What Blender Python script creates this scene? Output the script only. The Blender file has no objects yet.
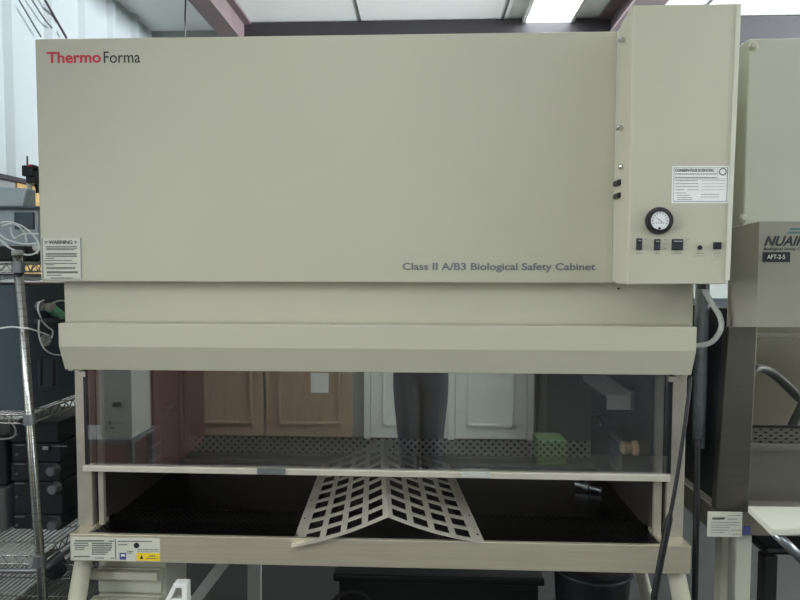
import bpy, bmesh, math, random
from mathutils import Vector, Matrix
random.seed(7)
C = bpy.context.scene.collection
SC = bpy.context.scene
PI = math.pi

# ------------------------------------------------------------------ camera
CAM = Vector((1.1535, -1.792, 1.55)); YAW, PITCH, ROLL, FPX = 0.0406, -0.0496, 0.0022, 610.5
_f = Vector((-math.sin(YAW)*math.cos(PITCH), math.cos(YAW)*math.cos(PITCH), math.sin(PITCH)))
_r = Vector((math.cos(YAW), math.sin(YAW), 0)); _u = _r.cross(_f)
_r, _u = math.cos(ROLL)*_r + math.sin(ROLL)*_u, -math.sin(ROLL)*_r + math.cos(ROLL)*_u
cd = bpy.data.cameras.new('camera'); cam = bpy.data.objects.new('camera', cd); C.objects.link(cam)
cam.matrix_world = Matrix(((_r.x, _u.x, -_f.x, CAM.x), (_r.y, _u.y, -_f.y, CAM.y), (_r.z, _u.z, -_f.z, CAM.z), (0, 0, 0, 1)))
cd.sensor_width = 36; cd.lens = 36*FPX/800; cd.clip_start = .02; SC.camera = cam

# ------------------------------------------------------------------ world, exposure, added fill lights
SC.view_settings.view_transform = 'Standard'; SC.view_settings.look = 'None'
SC.view_settings.gamma = 1; SC.view_settings.use_curve_mapping = False
SC.view_settings.exposure = 0.0
w = bpy.data.worlds.new('world'); SC.world = w; w.use_nodes = True
w.node_tree.nodes['Background'].inputs[0].default_value = (.75, .88, 1, 1)
w.node_tree.nodes['Background'].inputs[1].default_value = .5
LAMP = 12.6           # brightness of the ceiling troffers
def fill_light(name, loc, rot, sx, sy, power, spread=PI, col=(.92, .965, 1)):
    ld = bpy.data.lights.new(name, 'AREA'); ld.shape = 'RECTANGLE'; ld.size = sx; ld.size_y = sy; ld.energy = power; ld.color = col; ld.spread = spread
    o = bpy.data.objects.new(name, ld); C.objects.link(o); o.location = loc; o.rotation_euler = rot; return o
# fill lights added for brightness, set in invented window openings at the sides
fill_light('fill_left', (-3.16, -2.2, 1.9), (0, -PI/2, 0), 2.0, 2.2, 180)
fill_light('fill_right', (7.56, -2.4, 1.9), (0, PI/2, 0), 2.0, 1.6, 120)
fill_light('fill_right_back', (7.56, .9, 1.9), (0, PI/2+.66, 0), 2.0, 1.8, 690, 1.8)

def at(px, py, Y):
    """world point where the photograph's pixel meets the plane y = Y"""
    d = _r*((px-400)/FPX) + _u*((300-py)/FPX) + _f
    return CAM + d*((Y-CAM.y)/d.y)

# ------------------------------------------------------------------ materials
def srgb(r, g, b):
    f = lambda c: (c/255/12.92 if c/255 <= .04045 else ((c/255+.055)/1.055)**2.4)
    return (f(r), f(g), f(b), 1)
def mat(name, col, rough=.5, metal=0, spec=.5, noise=0, nscale=20, bump=0, emit=0, stretch=None):
    m = bpy.data.materials.new(name); m.use_nodes = True; n = m.node_tree.nodes; l = m.node_tree.links
    b = n['Principled BSDF']; c = srgb(*col)
    b.inputs['Base Color'].default_value = c; b.inputs['Roughness'].default_value = rough
    b.inputs['Metallic'].default_value = metal; b.inputs['Specular IOR Level'].default_value = spec
    if emit:
        b.inputs['Emission Color'].default_value = c; b.inputs['Emission Strength'].default_value = emit
    if noise or bump:
        tc = n.new('ShaderNodeTexCoord'); mp = n.new('ShaderNodeMapping'); nz = n.new('ShaderNodeTexNoise')
        nz.inputs['Scale'].default_value = nscale; nz.inputs['Detail'].default_value = 4
        if stretch: mp.inputs['Scale'].default_value = stretch
        l.new(tc.outputs['Object'], mp.inputs['Vector']); l.new(mp.outputs['Vector'], nz.inputs['Vector'])
        if noise:
            r = n.new('ShaderNodeValToRGB'); r.color_ramp.elements[0].position = .3; r.color_ramp.elements[1].position = .7
            r.color_ramp.elements[0].color = tuple(x*(1-noise) for x in c[:3])+(1,)
            r.color_ramp.elements[1].color = tuple(min(1, x*(1+noise)) for x in c[:3])+(1,)
            l.new(nz.outputs['Fac'], r.inputs['Fac']); l.new(r.outputs['Color'], b.inputs['Base Color'])
        if bump:
            bp = n.new('ShaderNodeBump'); bp.inputs['Strength'].default_value = bump; bp.inputs['Distance'].default_value = .01
            l.new(nz.outputs['Fac'], bp.inputs['Height']); l.new(bp.outputs['Normal'], b.inputs['Normal'])
    return m
def perforated(name, col, pitch, ratio, axes=('X', 'Z'), rough=.35, metal=.9, slot=1.0):
    """sheet metal with staggered round (or slotted) holes that really let light through"""
    m = mat(name, col, rough, metal); n = m.node_tree.nodes; l = m.node_tree.links
    tc = n.new('ShaderNodeTexCoord'); sp = n.new('ShaderNodeSeparateXYZ'); l.new(tc.outputs['Object'], sp.inputs[0])
    def M(op, a, b=None):
        k = n.new('ShaderNodeMath'); k.operation = op
        for i, v in enumerate((a, b)):
            if v is None: continue
            if isinstance(v, (int, float)): k.inputs[i].default_value = v
            else: l.new(v, k.inputs[i])
        return k.outputs[0]
    u = M('DIVIDE', sp.outputs[axes[0]], pitch*slot); v = M('DIVIDE', sp.outputs[axes[1]], pitch*.5)
    row = M('FLOOR', v); odd = M('MULTIPLY', M('MODULO', M('ABSOLUTE', row), 2.0), .5)
    fu = M('MULTIPLY', M('SUBTRACT', M('FRACT', M('ADD', u, odd)), .5), slot)
    fv = M('MULTIPLY', M('SUBTRACT', M('FRACT', v), .5), .5)
    if slot > 1: fu = M('MAXIMUM', M('SUBTRACT', M('ABSOLUTE', fu), ratio*(slot-1)), 0.0)
    d = M('SQRT', M('ADD', M('MULTIPLY', fu, fu), M('MULTIPLY', fv, fv)))
    hole = M('LESS_THAN', d, ratio*.5)
    tr = n.new('ShaderNodeBsdfTransparent'); mx = n.new('ShaderNodeMixShader')
    l.new(hole, mx.inputs[0]); l.new(n['Principled BSDF'].outputs[0], mx.inputs[1]); l.new(tr.outputs[0], mx.inputs[2])
    l.new(mx.outputs[0], n['Material Output'].inputs['Surface'])
    return m
def glass(name, tint, refl, rough=.0):
    m = bpy.data.materials.new(name); m.use_nodes = True; n = m.node_tree.nodes; l = m.node_tree.links
    n.remove(n['Principled BSDF'])
    t = n.new('ShaderNodeBsdfTransparent'); t.inputs[0].default_value = tuple(tint)+(1,)
    g = n.new('ShaderNodeBsdfGlossy'); g.inputs['Roughness'].default_value = rough; g.inputs[0].default_value = (1, 1, 1, 1)
    lw = n.new('ShaderNodeLayerWeight'); pw = n.new('ShaderNodeMath'); pw.operation = 'POWER'; pw.inputs[1].default_value = 5; l.new(lw.outputs['Facing'], pw.inputs[0])
    fr = n.new('ShaderNodeMath'); fr.operation = 'MULTIPLY_ADD'; fr.inputs[1].default_value = 1-refl; fr.inputs[2].default_value = refl; l.new(pw.outputs[0], fr.inputs[0])
    mx = n.new('ShaderNodeMixShader'); l.new(fr.outputs[0], mx.inputs[0]); l.new(t.outputs[0], mx.inputs[1]); l.new(g.outputs[0], mx.inputs[2])
    l.new(mx.outputs[0], n['Material Output'].inputs['Surface'])
    return m

M = dict(
    enamel=mat('cream_enamel', (181, 178, 159), .38, spec=.4, noise=.02, nscale=3),
    enamel2=mat('grey_enamel', (178, 178, 162), .4, spec=.4, noise=.02, nscale=3),
    steel=mat('brushed_steel', (206, 197, 174), .36, .6, noise=.07, nscale=4, stretch=(1, 6, 30)),
    postm=mat('worn_steel_post', (176, 170, 156), .5, .6, noise=.08, nscale=25),
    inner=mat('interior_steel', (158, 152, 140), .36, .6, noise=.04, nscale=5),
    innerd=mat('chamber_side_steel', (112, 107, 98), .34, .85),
    works=mat('work_surface_steel', (96, 97, 100), .22, 1, noise=.05, nscale=6),
    plate=mat('satin_steel_plate', (214, 208, 192), .42, .45, noise=.05, nscale=14),
    chrome=mat('chrome', (205, 205, 200), .18, 1),
    black=mat('black_plastic', (20, 21, 23), .4),
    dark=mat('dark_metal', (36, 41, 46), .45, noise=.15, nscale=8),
    navy=mat('navy_black_case', (78, 90, 102), .45, noise=.08, nscale=5),
    navyl=mat('slate_case', (178, 190, 197), .5),
    ventp=mat('vent_panel_grey', (92, 102, 112), .5),
    greyp=mat('grey_plastic', (95, 98, 98), .5),
    rubber=mat('black_rubber', (12, 13, 14), .6),
    white=mat('white_plastic', (228, 228, 222), .4),
    paper=mat('label_paper', (198, 197, 182), .6),
    paperw=mat('white_label_paper', (228, 230, 226), .5),
    ink=mat('label_ink', (92, 92, 88), .7),
    inkl=mat('pale_label_ink', (138, 138, 132), .7),
    black_ink=mat('black_ink', (28, 29, 30), .6),
    grey_ink=mat('grey_ink', (108, 110, 111), .6),
    red_ink=mat('red_ink', (190, 40, 62), .5),
    yellow=mat('yellow_sticker', (232, 200, 40), .5),
    blue=mat('blue_sticker', (70, 72, 120), .5),
    teal=mat('teal_ink', (70, 105, 98), .5),
    knob=mat('silver_knob', (150, 154, 158), .3, .8),
    green=mat('green_plastic', (150, 226, 192), .45),
    cupm=mat('ivory_plastic', (214, 188, 150), .5),
    whitew=mat('white_wire', (244, 247, 248), .5),
    hose=mat('grey_vinyl_hose', (176, 178, 172), .45),
    clear=mat('cloudy_plastic_film', (120, 128, 130), .25, bump=.8, nscale=40),
    liner=mat('white_metal_liner', (178, 186, 189), .42, spec=.5),
    ceil=mat('white_ceiling_liner', (244, 248, 245), .5),
    rafter=mat('primer_brown_rafter', (112, 98, 100), .6, noise=.08, nscale=5),
    darkbeam=mat('dark_grey_beam', (58, 55, 60), .6),
    osb=mat('strand_board', (196, 164, 110), .8, noise=.3, nscale=25, stretch=(1, 1, 2.5)),
    concrete=mat('concrete_floor', (46, 47, 45), .7, noise=.12, nscale=3),
    gwall=mat('grey_wall', (150, 154, 150), .8),
    wdoor=mat('white_door_paint', (226, 230, 222), .5),
    redwood=mat('red_brown_wood', (98, 72, 67), .5, noise=.2, nscale=6, stretch=(8, 8, .6)),
    tanwood=mat('tan_wood', (164, 142, 123), .5, noise=.15, nscale=6, stretch=(8, 8, .6)),
    carton=mat('white_carton', (160, 160, 152), .8),
    skin=mat('skin', (196, 150, 126), .5),
    cloth=mat('dark_denim', (44, 50, 62), .85, noise=.15, nscale=60),
    cloth2=mat('charcoal_jersey', (58, 62, 70), .9),
    hairm=mat('dark_hair', (40, 30, 24), .6),
    lampd=mat('lamp_diffuser', (245, 250, 255), .5, emit=LAMP),
    dial=mat('dial_face', (226, 228, 228), .4),
    grass=mat('lawn', (96, 140, 60), .9, noise=.3, nscale=8),
    perf=perforated('perforated_steel', (212, 206, 190), .031, .43, ('X', 'Z'), .45, .2),
    perff=perforated('perforated_grille', (100, 102, 104), .02, .55, ('X', 'Y'), rough=.3, metal=1),
    perfs=perforated('slotted_steel', (128, 124, 112), .019, .30, ('X', 'Z'), slot=1.6),
    sash=glass('smoked_sash_glass', (.98, .98, .97), .33),
    glass2=glass('clear_window_glass', (.85, .85, .80), .06),
)

# ------------------------------------------------------------------ mesh helpers
def grooved():
    m = mat('grooved_chrome', (205, 205, 200), .2, 1); n = m.node_tree.nodes; l = m.node_tree.links
    tc = n.new('ShaderNodeTexCoord'); sp = n.new('ShaderNodeSeparateXYZ'); l.new(tc.outputs['Object'], sp.inputs[0])
    d = n.new('ShaderNodeMath'); d.operation = 'DIVIDE'; d.inputs[1].default_value = .0254; l.new(sp.outputs['Z'], d.inputs[0])
    f = n.new('ShaderNodeMath'); f.operation = 'FRACT'; l.new(d.outputs[0], f.inputs[0])
    r = n.new('ShaderNodeValToRGB'); r.color_ramp.elements[0].position = .05; r.color_ramp.elements[1].position = .1
    r.color_ramp.elements[0].color = (.28, .28, .27, 1); r.color_ramp.elements[1].color = srgb(205, 205, 200)
    l.new(f.outputs[0], r.inputs['Fac']); l.new(r.outputs['Color'], n['Principled BSDF'].inputs['Base Color']); return m
M['groove'] = grooved()
class MB:
    def __init__(s): s.bm = bmesh.new()
    def box(s, a, b, bev=0, rot=None, piv=None):
        a, b = Vector(a), Vector(b); t = bmesh.new(); bmesh.ops.create_cube(t, size=1)
        for v in t.verts: v.co = Vector([(a[i]+b[i])/2 + v.co[i]*abs(b[i]-a[i]) for i in range(3)])
        if bev: bmesh.ops.bevel(t, geom=list(t.edges), offset=bev, segments=2, affect='EDGES', profile=.5)
        if rot:
            p = Vector(piv) if piv else (a+b)/2
            for v in t.verts: v.co = p + rot @ (v.co-p)
        s._add(t); return s
    def _add(s, t):
        mp = {v: s.bm.verts.new(v.co) for v in t.verts}
        for f in t.faces:
            g = s.bm.faces.new([mp[v] for v in f.verts]); g.smooth = f.smooth
        t.free()
    def hexa(s, front, back, bev=0):
        """front, back: four corners each, same winding"""
        t = bmesh.new(); F = [t.verts.new(p) for p in front]; B = [t.verts.new(p) for p in back]
        t.faces.new(F); t.faces.new(B[::-1])
        for i in range(len(F)):
            j = (i+1) % len(F); t.faces.new((F[j], F[i], B[i], B[j]))
        bmesh.ops.recalc_face_normals(t, faces=t.faces)
        if bev: bmesh.ops.bevel(t, geom=list(t.edges), offset=bev, segments=2, affect='EDGES', profile=.5)
        s._add(t); return s
    def prism(s, prof, x0, x1, bev=0):
        """profile of (y, z) points extruded along x"""
        return s.hexa([(x0, y, z) for y, z in prof], [(x1, y, z) for y, z in prof], bev)
    def tube(s, pts, r, n=10, cap=True, cyclic=False):
        pts = [Vector(p) for p in pts]; rr = r if isinstance(r, (list, tuple)) else [r]*len(pts); rings = []; up = None
        for i, p in enumerate(pts):
            d = (pts[min(i+1, len(pts)-1)]-pts[max(i-1, 0)]).normalized()
            if up is None: up = d.orthogonal().normalized()
            up = (up - d*up.dot(d)).normalized(); sd = d.cross(up)
            rings.append([s.bm.verts.new(p+(up*math.cos(2*PI*k/n)+sd*math.sin(2*PI*k/n))*rr[i]) for k in range(n)])
        for a, b in zip(rings, rings[1:]):
            for k in range(n):
                f = s.bm.faces.new((a[k], a[(k+1) % n], b[(k+1) % n], b[k])); f.smooth = True
        if cap:
            s.bm.faces.new(rings[0][::-1]); s.bm.faces.new(rings[-1])
        return s
    def lathe(s, base, axis, prof, n=28):
        """prof: (distance along axis, radius)"""
        ax = Vector(axis).normalized(); u = ax.orthogonal().normalized(); v = ax.cross(u); base = Vector(base); rings = []
        for h, r in prof:
            rings.append([s.bm.verts.new(base+ax*h+(u*math.cos(2*PI*k/n)+v*math.sin(2*PI*k/n))*max(r, 1e-5)) for k in range(n)])
        for a, b in zip(rings, rings[1:]):
            for k in range(n): s.bm.faces.new((a[k], a[(k+1) % n], b[(k+1) % n], b[k]))
        s.bm.faces.new(rings[0][::-1]); s.bm.faces.new(rings[-1]); return s
    def quad(s, pts):
        s.bm.faces.new([s.bm.verts.new(p) for p in pts]); return s
    def build(s, name, m, parent=None, solid=0):
        bmesh.ops.recalc_face_normals(s.bm, faces=s.bm.faces)
        me = bpy.data.meshes.new(name); s.bm.to_mesh(me); s.bm.free(); me.materials.append(m)
        o = bpy.data.objects.new(name, me); C.objects.link(o)
        if parent: attach(o, parent)
        if solid:
            md = o.modifiers.new('thickness', 'SOLIDIFY'); md.thickness = solid; md.offset = 0
        return o
def attach(o, parent):
    o.parent = parent
    if parent.type == 'EMPTY': o.matrix_parent_inverse = Matrix.Translation(-parent.location)
def tag(o, label, cat, group=None):
    o['label'] = label; o['category'] = cat
    if group: o['group'] = group
    return o
def thing(name, label, cat, loc, group=None):
    o = bpy.data.objects.new(name, None); C.objects.link(o); o.location = Vector(loc); o.empty_display_size = .05
    return tag(o, label, cat, group)
def struct(o): o['kind'] = 'structure'; return o
def dup(root, dloc, label, group=None):
    r = root.copy(); C.objects.link(r); r.location = root.location+Vector(dloc); r['label'] = label
    if group: r['group'] = group
    for ch in list(root.children):
        c = ch.copy(); C.objects.link(c); c.parent = r; c.matrix_parent_inverse = ch.matrix_parent_inverse.copy()
        for g in list(ch.children):
            d = g.copy(); C.objects.link(d); d.parent = c; d.matrix_parent_inverse = g.matrix_parent_inverse.copy()
    return r
def text(name, s, rect, Y, m, parent, bold=0, shear=0, th=.0006):
    """lettering fitted to the pixel rectangle (x0, y0, x1, y1) on the plane y = Y"""
    cu = bpy.data.curves.new(name, 'FONT'); cu.body = s; cu.offset = bold; cu.shear = shear; cu.extrude = .001
    o = bpy.data.objects.new(name, cu); C.objects.link(o); bpy.context.view_layer.update()
    me = bpy.data.meshes.new_from_object(o.evaluated_get(bpy.context.evaluated_depsgraph_get()))
    bpy.data.objects.remove(o)
    xs = [v.co.x for v in me.vertices]; ys = [v.co.y for v in me.vertices]
    A = at(rect[0], rect[3], Y); B = at(rect[2], rect[1], Y); A2 = at(rect[2], rect[3], Y)
    for v in me.vertices:
        u = (v.co.x-min(xs))/(max(xs)-min(xs)); k = (v.co.y-min(ys))/(max(ys)-min(ys))
        v.co = Vector((A.x+u*(B.x-A.x), Y-.0004+(-th if v.co.z > 0 else 0), A.z+k*(B.z-A2.z)))
    me.materials.clear(); me.materials.append(m)
    o = bpy.data.objects.new(name, me); C.objects.link(o)
    if parent: attach(o, parent)
    return o
def fine_print(name, rows, Y, m, parent, th=.0004):
    """rows of small unreadable print: (x0, x1, y, height) in pixels"""
    b = MB()
    for x0, x1, y, h in rows:
        x = x0
        while x < x1-.3:
            wd = min(random.uniform(.8, 2.6), x1-x)
            a, c = at(x, y+h/2, Y), at(x+wd, y-h/2, Y)
            b.box((a.x, Y-th-.0003, a.z), (c.x, Y-.0003, c.z)); x += wd+.35
    return b.build(name, m, parent)
def pbox(b, x0, y0, x1, y1, Y0, Y1, bev=0):
    """box whose front face fills a pixel rectangle on plane Y0"""
    a, c = at(x0, y1, Y0), at(x1, y0, Y0); b.box((a.x, Y0, a.z), (c.x, Y1, c.z), bev); return b
def pts(seq): return [at(x, y, Y) for x, y, Y in seq]
def smooth(P, k=6):
    """Catmull-Rom through the points"""
    P = [Vector(p) for p in P]; out = []
    for i in range(len(P)-1):
        a, b, c, d = P[max(i-1, 0)], P[i], P[i+1], P[min(i+2, len(P)-1)]
        for j in range(k):
            t = j/k
            out.append(.5*((2*b)+(c-a)*t+(2*a-5*b+4*c-d)*t*t+(3*b-a-3*c+d)*t**3))
    return out+[P[-1]]

# ================================================================== THE ROOM
CE = 3.2; XL, XR, YB, YF = -.75, 7.6, 2.46, -3.75
struct(MB().box((-3.2, YF-.1, -.1), (XR+.1, YB+.1, 0)).build('floor', M['concrete']))
# ceiling sheets with seams running away from the viewer
n_ = M['ceil'].node_tree
struct(MB().box((-3.2, YF-.1, CE), (XR+.1, YB+.1, CE+.05)).build('ceiling', M['ceil']))
sm = MB()
for x in (-.22, .72, 1.66, 2.9, 3.84): sm.box((x-.006, YF, CE-.004), (x+.006, YB, CE+.001))
struct(sm.build('trim_1', M['greyp']))
# ribbed white left wall above strand board
b = MB(); prof = []; y = YB
while y > -.6:
    prof += [(XL, y), (XL, y-.22), (XL+.028, y-.245), (XL+.028, y-.28), (XL, y-.305)]; y -= .305
Z0 = 1.97
for (x0, y0), (x1, y1) in zip(prof, prof[1:]):
    if abs(y0-y1)+abs(x0-x1) > 1e-6: b.quad([(x0, y0, Z0), (x1, y1, Z0), (x1, y1, CE), (x0, y0, CE)])
struct(b.build('wall_left', M['liner']))
struct(MB().box((XL-.04, -.6, 0), (XL-.005, YB, CE)).build('wall_left_backing', M['gwall']))
struct(MB().box((XL-.005, 1.0, 1.5), (XL+.004, YB, Z0-.01)).build('wall_left_board', M['osb']))
struct(MB().box((XL-.006, -.6, Z0-.02), (XL+.034, YB, Z0)).build('trim_2', M['darkbeam']))
struct(MB().box((-3.2, YB, 0), (XR, YB+.1, CE)).build('wall_back', M['gwall']))
def window_wall(name, x0, x1, ya, yb, win):  # side wall with an invented, unseen window that goes with the fill lights
    struct(MB().box((x0, YF, 0), (x1, YB, .88)).box((x0, YF, 2.92), (x1, YB, CE)).box((x0, YF, .88), (x1, ya, 2.92)).box((x0, yb, .88), (x1, YB, 2.92)).build(name, M['liner']))
    b = MB(); n = 4
    for k in range(n+1):
        y = ya+(yb-ya)*k/n; b.box((x0, y-.025, .88), (x1, y+.025, 2.92))
    b.box((x0, ya, .86), (x1, yb, .92)).box((x0, ya, 2.88), (x1, yb, 2.94))
    f = struct(b.build(win, M['white']))
window_wall('wall_right', XR, XR+.1, -3.25, 1.85, 'added_window_1')
struct(MB().box((-3.2, YF-.1, 0), (XR, YF, CE)).build('wall_front', M['gwall']))
window_wall('wall_side', -3.3, -3.2, -3.35, -.65, 'added_window_2')
struct(MB().box((XL, YB-.012, 0), (XR, YB, 1.36)).build('wall_back_shade', M['dark']))  # dark board added to deepen the shade under the cabinets
# eave beam at the back and two rafters
struct(MB().box((-.06, YB-.14, CE-.17), (XR, YB, CE-.012)).build('trim_3', M['darkbeam']))
def rafter(x0, x1):
    return struct(MB().box((x0, YF, CE-.02), (x1, YB-.14, CE-.005)).box((x0, YF, CE-.2), (x1, YB-.14, CE-.185))
                  .box(((x0+x1)/2-.012, YF, CE-.186), ((x0+x1)/2+.012, YB-.14, CE-.019)).build('rafter_beam', M['rafter']))
rafter(-.13, -.01); rafter(2.28, 2.46)
# cables / conduits on the left wall
for k, seq in enumerate([((17, -50), (45, 0), (66.5, 38)), ((2, -46), (32, 0), (45, 20), (52, 28)), ((-12, -52), (25, 10), (41, 37))]):
    P = [CAM+d_*((XL+.036-CAM.x)/d_.x) for d_ in [_r*((x-400)/FPX)+_u*((300-y)/FPX)+_f for x, y in seq]]
    tag(MB().tube(P, .006 if k == 0 else .004, 6).build('hanging_cable', M['darkbeam'] if k == 0 else M['greyp']),
        ['thick dark cable slanting down across the white ribbed wall', 'thin grey cable with a bend slanting across the white ribbed wall',
         'short pale grey cable slanting across the white ribbed wall nearest the cabinet corner'][k], 'cable')
tag(MB().tube([at(186, -6, 1.9), at(185, 15, 1.9), at(185.5, 60, 1.9)], .005, 6).build('hanging_cable', M['greyp']),
    'thin upright cable hanging between the wall corner and the brown rafter', 'cable')

# ceiling lights
def ceiling_light(x, y, label):
    t = thing('ceiling_light', label, 'light', (x, y, CE), 'ceiling troffers')
    f = MB()
    for s in (-1, 1):
        f.box((x+s*.155-.012, y-.64, CE-.035), (x+s*.155+.012, y+.64, CE-.001)); f.box((x-.167, y+s*.63-.012, CE-.035), (x+.167, y+s*.63+.012, CE-.001))
    f.build('frame', M['white'], t)
    MB().box((x-.143, y-.62, CE-.03), (x+.143, y+.62, CE-.012)).build('diffuser', M['lampd'], t)
    return t
L0 = ceiling_light(1.95, 1.72, 'glowing white ceiling light above the cabinet beside the brown rafter')
for i, (x, y) in enumerate([(-.7, -2.75), (.6, -2.75), (1.9, -2.75), (3.2, -2.75)]):
    dup(L0, (x-1.95, y-1.72, 0), 'white ceiling light over the aisle in front of the cabinets')

# ================================================================== MAIN CABINET
W0, W1 = 0.0, 1.6992; ZB, ZT = 1.512, 2.228
cab = thing('biosafety_cabinet', 'large cream biosafety cabinet with smoked glass sash and tall control column', 'cabinet', (1.0, .35, 0))
# hood: front door panel, casing behind
MB().box((W0, 0, ZB), (W1, .03, ZT), .004).build('hood_panel', M['enamel'], cab)
MB().box((.012, .03, ZB+.006), (1.94, .76, ZT-.006), .003).build('hood_casing', M['enamel2'], cab)
# control column (slightly wider at the top as seen)
q = -.16
F = [at(627.3, 284.5, q), at(727.3, 284, q), at(739, 3.5, q), at(633, 5, q)]
Bk = [(p.x, .03 if i > 1 else .03, p.z) for i, p in enumerate(F)]
F = [Vector(p) for p in F]
col = MB().hexa([tuple(p) for p in F], [(F[0].x+.008, -.034, F[0].z), (F[1].x, -.034, F[1].z), (F[2].x, -.034, F[2].z), (F[3].x+.008, -.034, F[3].z)], .003).build('control_column', M['enamel'], cab)
MB().box((1.6995, -.002, 1.52), (1.945, .03, 2.224)).box((1.695, -.036, 1.518), (1.945, -.0015, 2.226)).build('column_back', M['enamel2'], cab)
# edge strip on the column's right side
e = MB(); e.hexa([(F[1].x-.006, q-.004, F[1].z+.01), (F[1].x+.004, q-.004, F[1].z+.01), (F[2].x+.004, q-.004, F[2].z-.002), (F[2].x-.006, q-.004, F[2].z-.002)],
                 [(F[1].x-.006, q+.03, F[1].z+.01), (F[1].x+.004, q+.03, F[1].z+.01), (F[2].x+.004, q+.03, F[2].z-.002), (F[2].x-.006, q+.03, F[2].z-.002)])
e.build('edge_strip', M['paper'], cab)
# latch knobs in the gap and their screws
for (x, y) in ((622, 182), (622, 195)):
    kb = pbox(MB(), x-4.6, y-2.8, x+4.2, y+2.8, -.075, -.03, .004).build('latch_knob', M['black'], cab)
for (x, y) in ((622, 167), (620, 128), (622, 40)):
    p = at(x, y, -.09); MB().lathe(p, (-1, -.4, 0), [(-.004, .008), (.008, .007), (.011, .003)], 10).build('screw', M['chrome'], cab)
# gauge
gp = at(658, 221, q)
g = MB().lathe(gp, (0, -1, 0), [(0, .034), (.010, .0355), (.016, .0335), (.017, .0245), (.010, .024)], 40).build('pressure_gauge', M['black'], cab)
MB().lathe(gp, (0, -1, 0), [(.008, .0241), (.0135, .0238)], 40).build('dial', M['dial'], g)
tk = MB()
for k in range(11):
    a = math.radians(205-k*23); u = Vector((math.cos(a), 0, math.sin(a))); s_ = Vector((-u.z, 0, u.x))*.0007
    o_ = Vector(gp)+Vector((0, -.0141, 0)); p0, p1 = o_+u*.0165, o_+u*.0205
    tk.quad([p0-s_, p1-s_, p1+s_, p0+s_])
for k in range(4): tk.box((gp.x-.011+k*.006, q-.0146, gp.z-.007), (gp.x-.0075+k*.006, q-.0138, gp.z-.0055))
tk.lathe(gp+Vector((-.001, -.013, -.0200)), (0, -1, 0), [(0, .0032), (.003, .003)], 12)
tk.build('scale', M['black_ink'], g)
nd = MB(); d = Vector((-.62, 0, .5)).normalized(); s_ = Vector((-d.z, 0, d.x))*.0009; o_ = gp+Vector((0, -.0148, 0))
nd.quad([o_-s_-d*.006, o_+d*.016, o_+d*.016+s_*.3, o_+s_-d*.006]).build('needle', M['black_ink'], g, .0004)
# switches
for (x0, y0, x1, y1, kind) in ((636.8, 238.2, 642.6, 249.8, 'r'), (654.6, 239, 660.8, 250, 'r'), (672.4, 239, 683.6, 250, 'w'), (714, 242, 722, 249.2, 'b')):
    s1 = pbox(MB(), x0, y0, x1, y1, q-.006, q+.002, .0012).build('rocker_switch' if kind != 'b' else 'push_button', M['black'], cab)
    if kind != 'b':
        pbox(MB(), x0+1, (y0+y1)/2, x1-1, y1-1, q-.010, q-.005, .001).build('rocker', M['dark'], s1)
        pbox(MB(), x0+1.6, y0+1.6, x1-1.2, y0+3.0, q-.0072, q-.005).build('indicator_window', M['inkl'], s1)
p = at(699.6, 247.6, q); MB().lathe(p, (0, -1, 0), [(0, .006), (.004, .0058), (.006, .004)], 16).build('indicator_lamp', M['rubber'], cab)
for rows_ in ([(636, 642.5, 253.3, 1), (645, 647, 239.5, .7)], [(655.5, 660, 253.3, 1), (664, 667, 239.5, .7), (664, 666, 244, .7), (664, 667, 248.6, .7)], [(672, 682, 253.3, 1), (686.5, 689, 239.5, .7)],
              [(696, 703, 253.4, 1), (694, 705, 256, .7)], [(714, 721, 253.4, 1), (714, 721, 256, .7)]): [fine_print('switch_lettering', [r_], q, M['inkl'], cab) for r_ in rows_]
# certification label
cl = pbox(MB(), 671.5, 166, 729.5, 203.2, q-.001, q+.001).build('certification_label', M['paperw'], cab)
text('label_heading', 'CONSERV PLUS SCIENTIFIC', (675, 168.8, 714, 171.9), q-.001, M['ink'], cl, .01)
fine_print('fine_print', [(675, 717, 174, 1), (675, 717, 177.6, 1.2), (675.5, 698, 180.6, .8), (702, 725, 180.6, .4), (675.5, 698, 183.7, .8), (702, 725, 183.7, .4), (675.5, 698, 186.6, .8),
           (702, 725, 186.6, .4), (675.5, 684, 189.7, .8), (687, 698, 189.7, .6), (702, 725, 189.7, .4), (675.5, 686, 193, .7), (677, 690, 195.3, .7), (677, 692, 197.7, .7), (677, 692, 199.6, .7),
           (701, 719, 194.5, .7), (701, 719, 197, .6)], q-.001, M['inkl'], cl)
fr = MB()
for r_ in ((673.6, 167.3, 727.5, 167.9), (673.6, 201, 727.5, 201.6), (673.6, 167.3, 674.2, 201.6), (726.9, 167.3, 727.5, 201.6), (674, 178.8, 727, 179.2), (717.2, 167.6, 717.6, 179)):
    pbox(fr, *r_, q-.0016, q-.0009)
p = at(722.5, 171.8, q)
for k in range(20):
    a0, a1 = 2*PI*k/20, 2*PI*(k+1)/20
    ring = [p+Vector((math.cos(a)*r_, -.0018, math.sin(a)*r_)) for a, r_ in ((a0, .0072), (a1, .0072), (a1, .0098), (a0, .0098))]
    fr.quad(ring)
fr.build('label_border', M['ink'], cl)
# lettering on the hood
text('brand_lettering', 'Thermo', (47.3, 52, 100.8, 63.4), 0, M['red_ink'], cab, .022)
text('brand_lettering', 'Forma', (103.9, 51.6, 140.2, 63.2), 0, M['black_ink'], cab, .0)
text('model_lettering', 'Class II A/B3 Biological Safety Cabinet', (402.5, 262.6, 595.5, 272.2), 0, M['grey_ink'], cab, .022)
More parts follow.
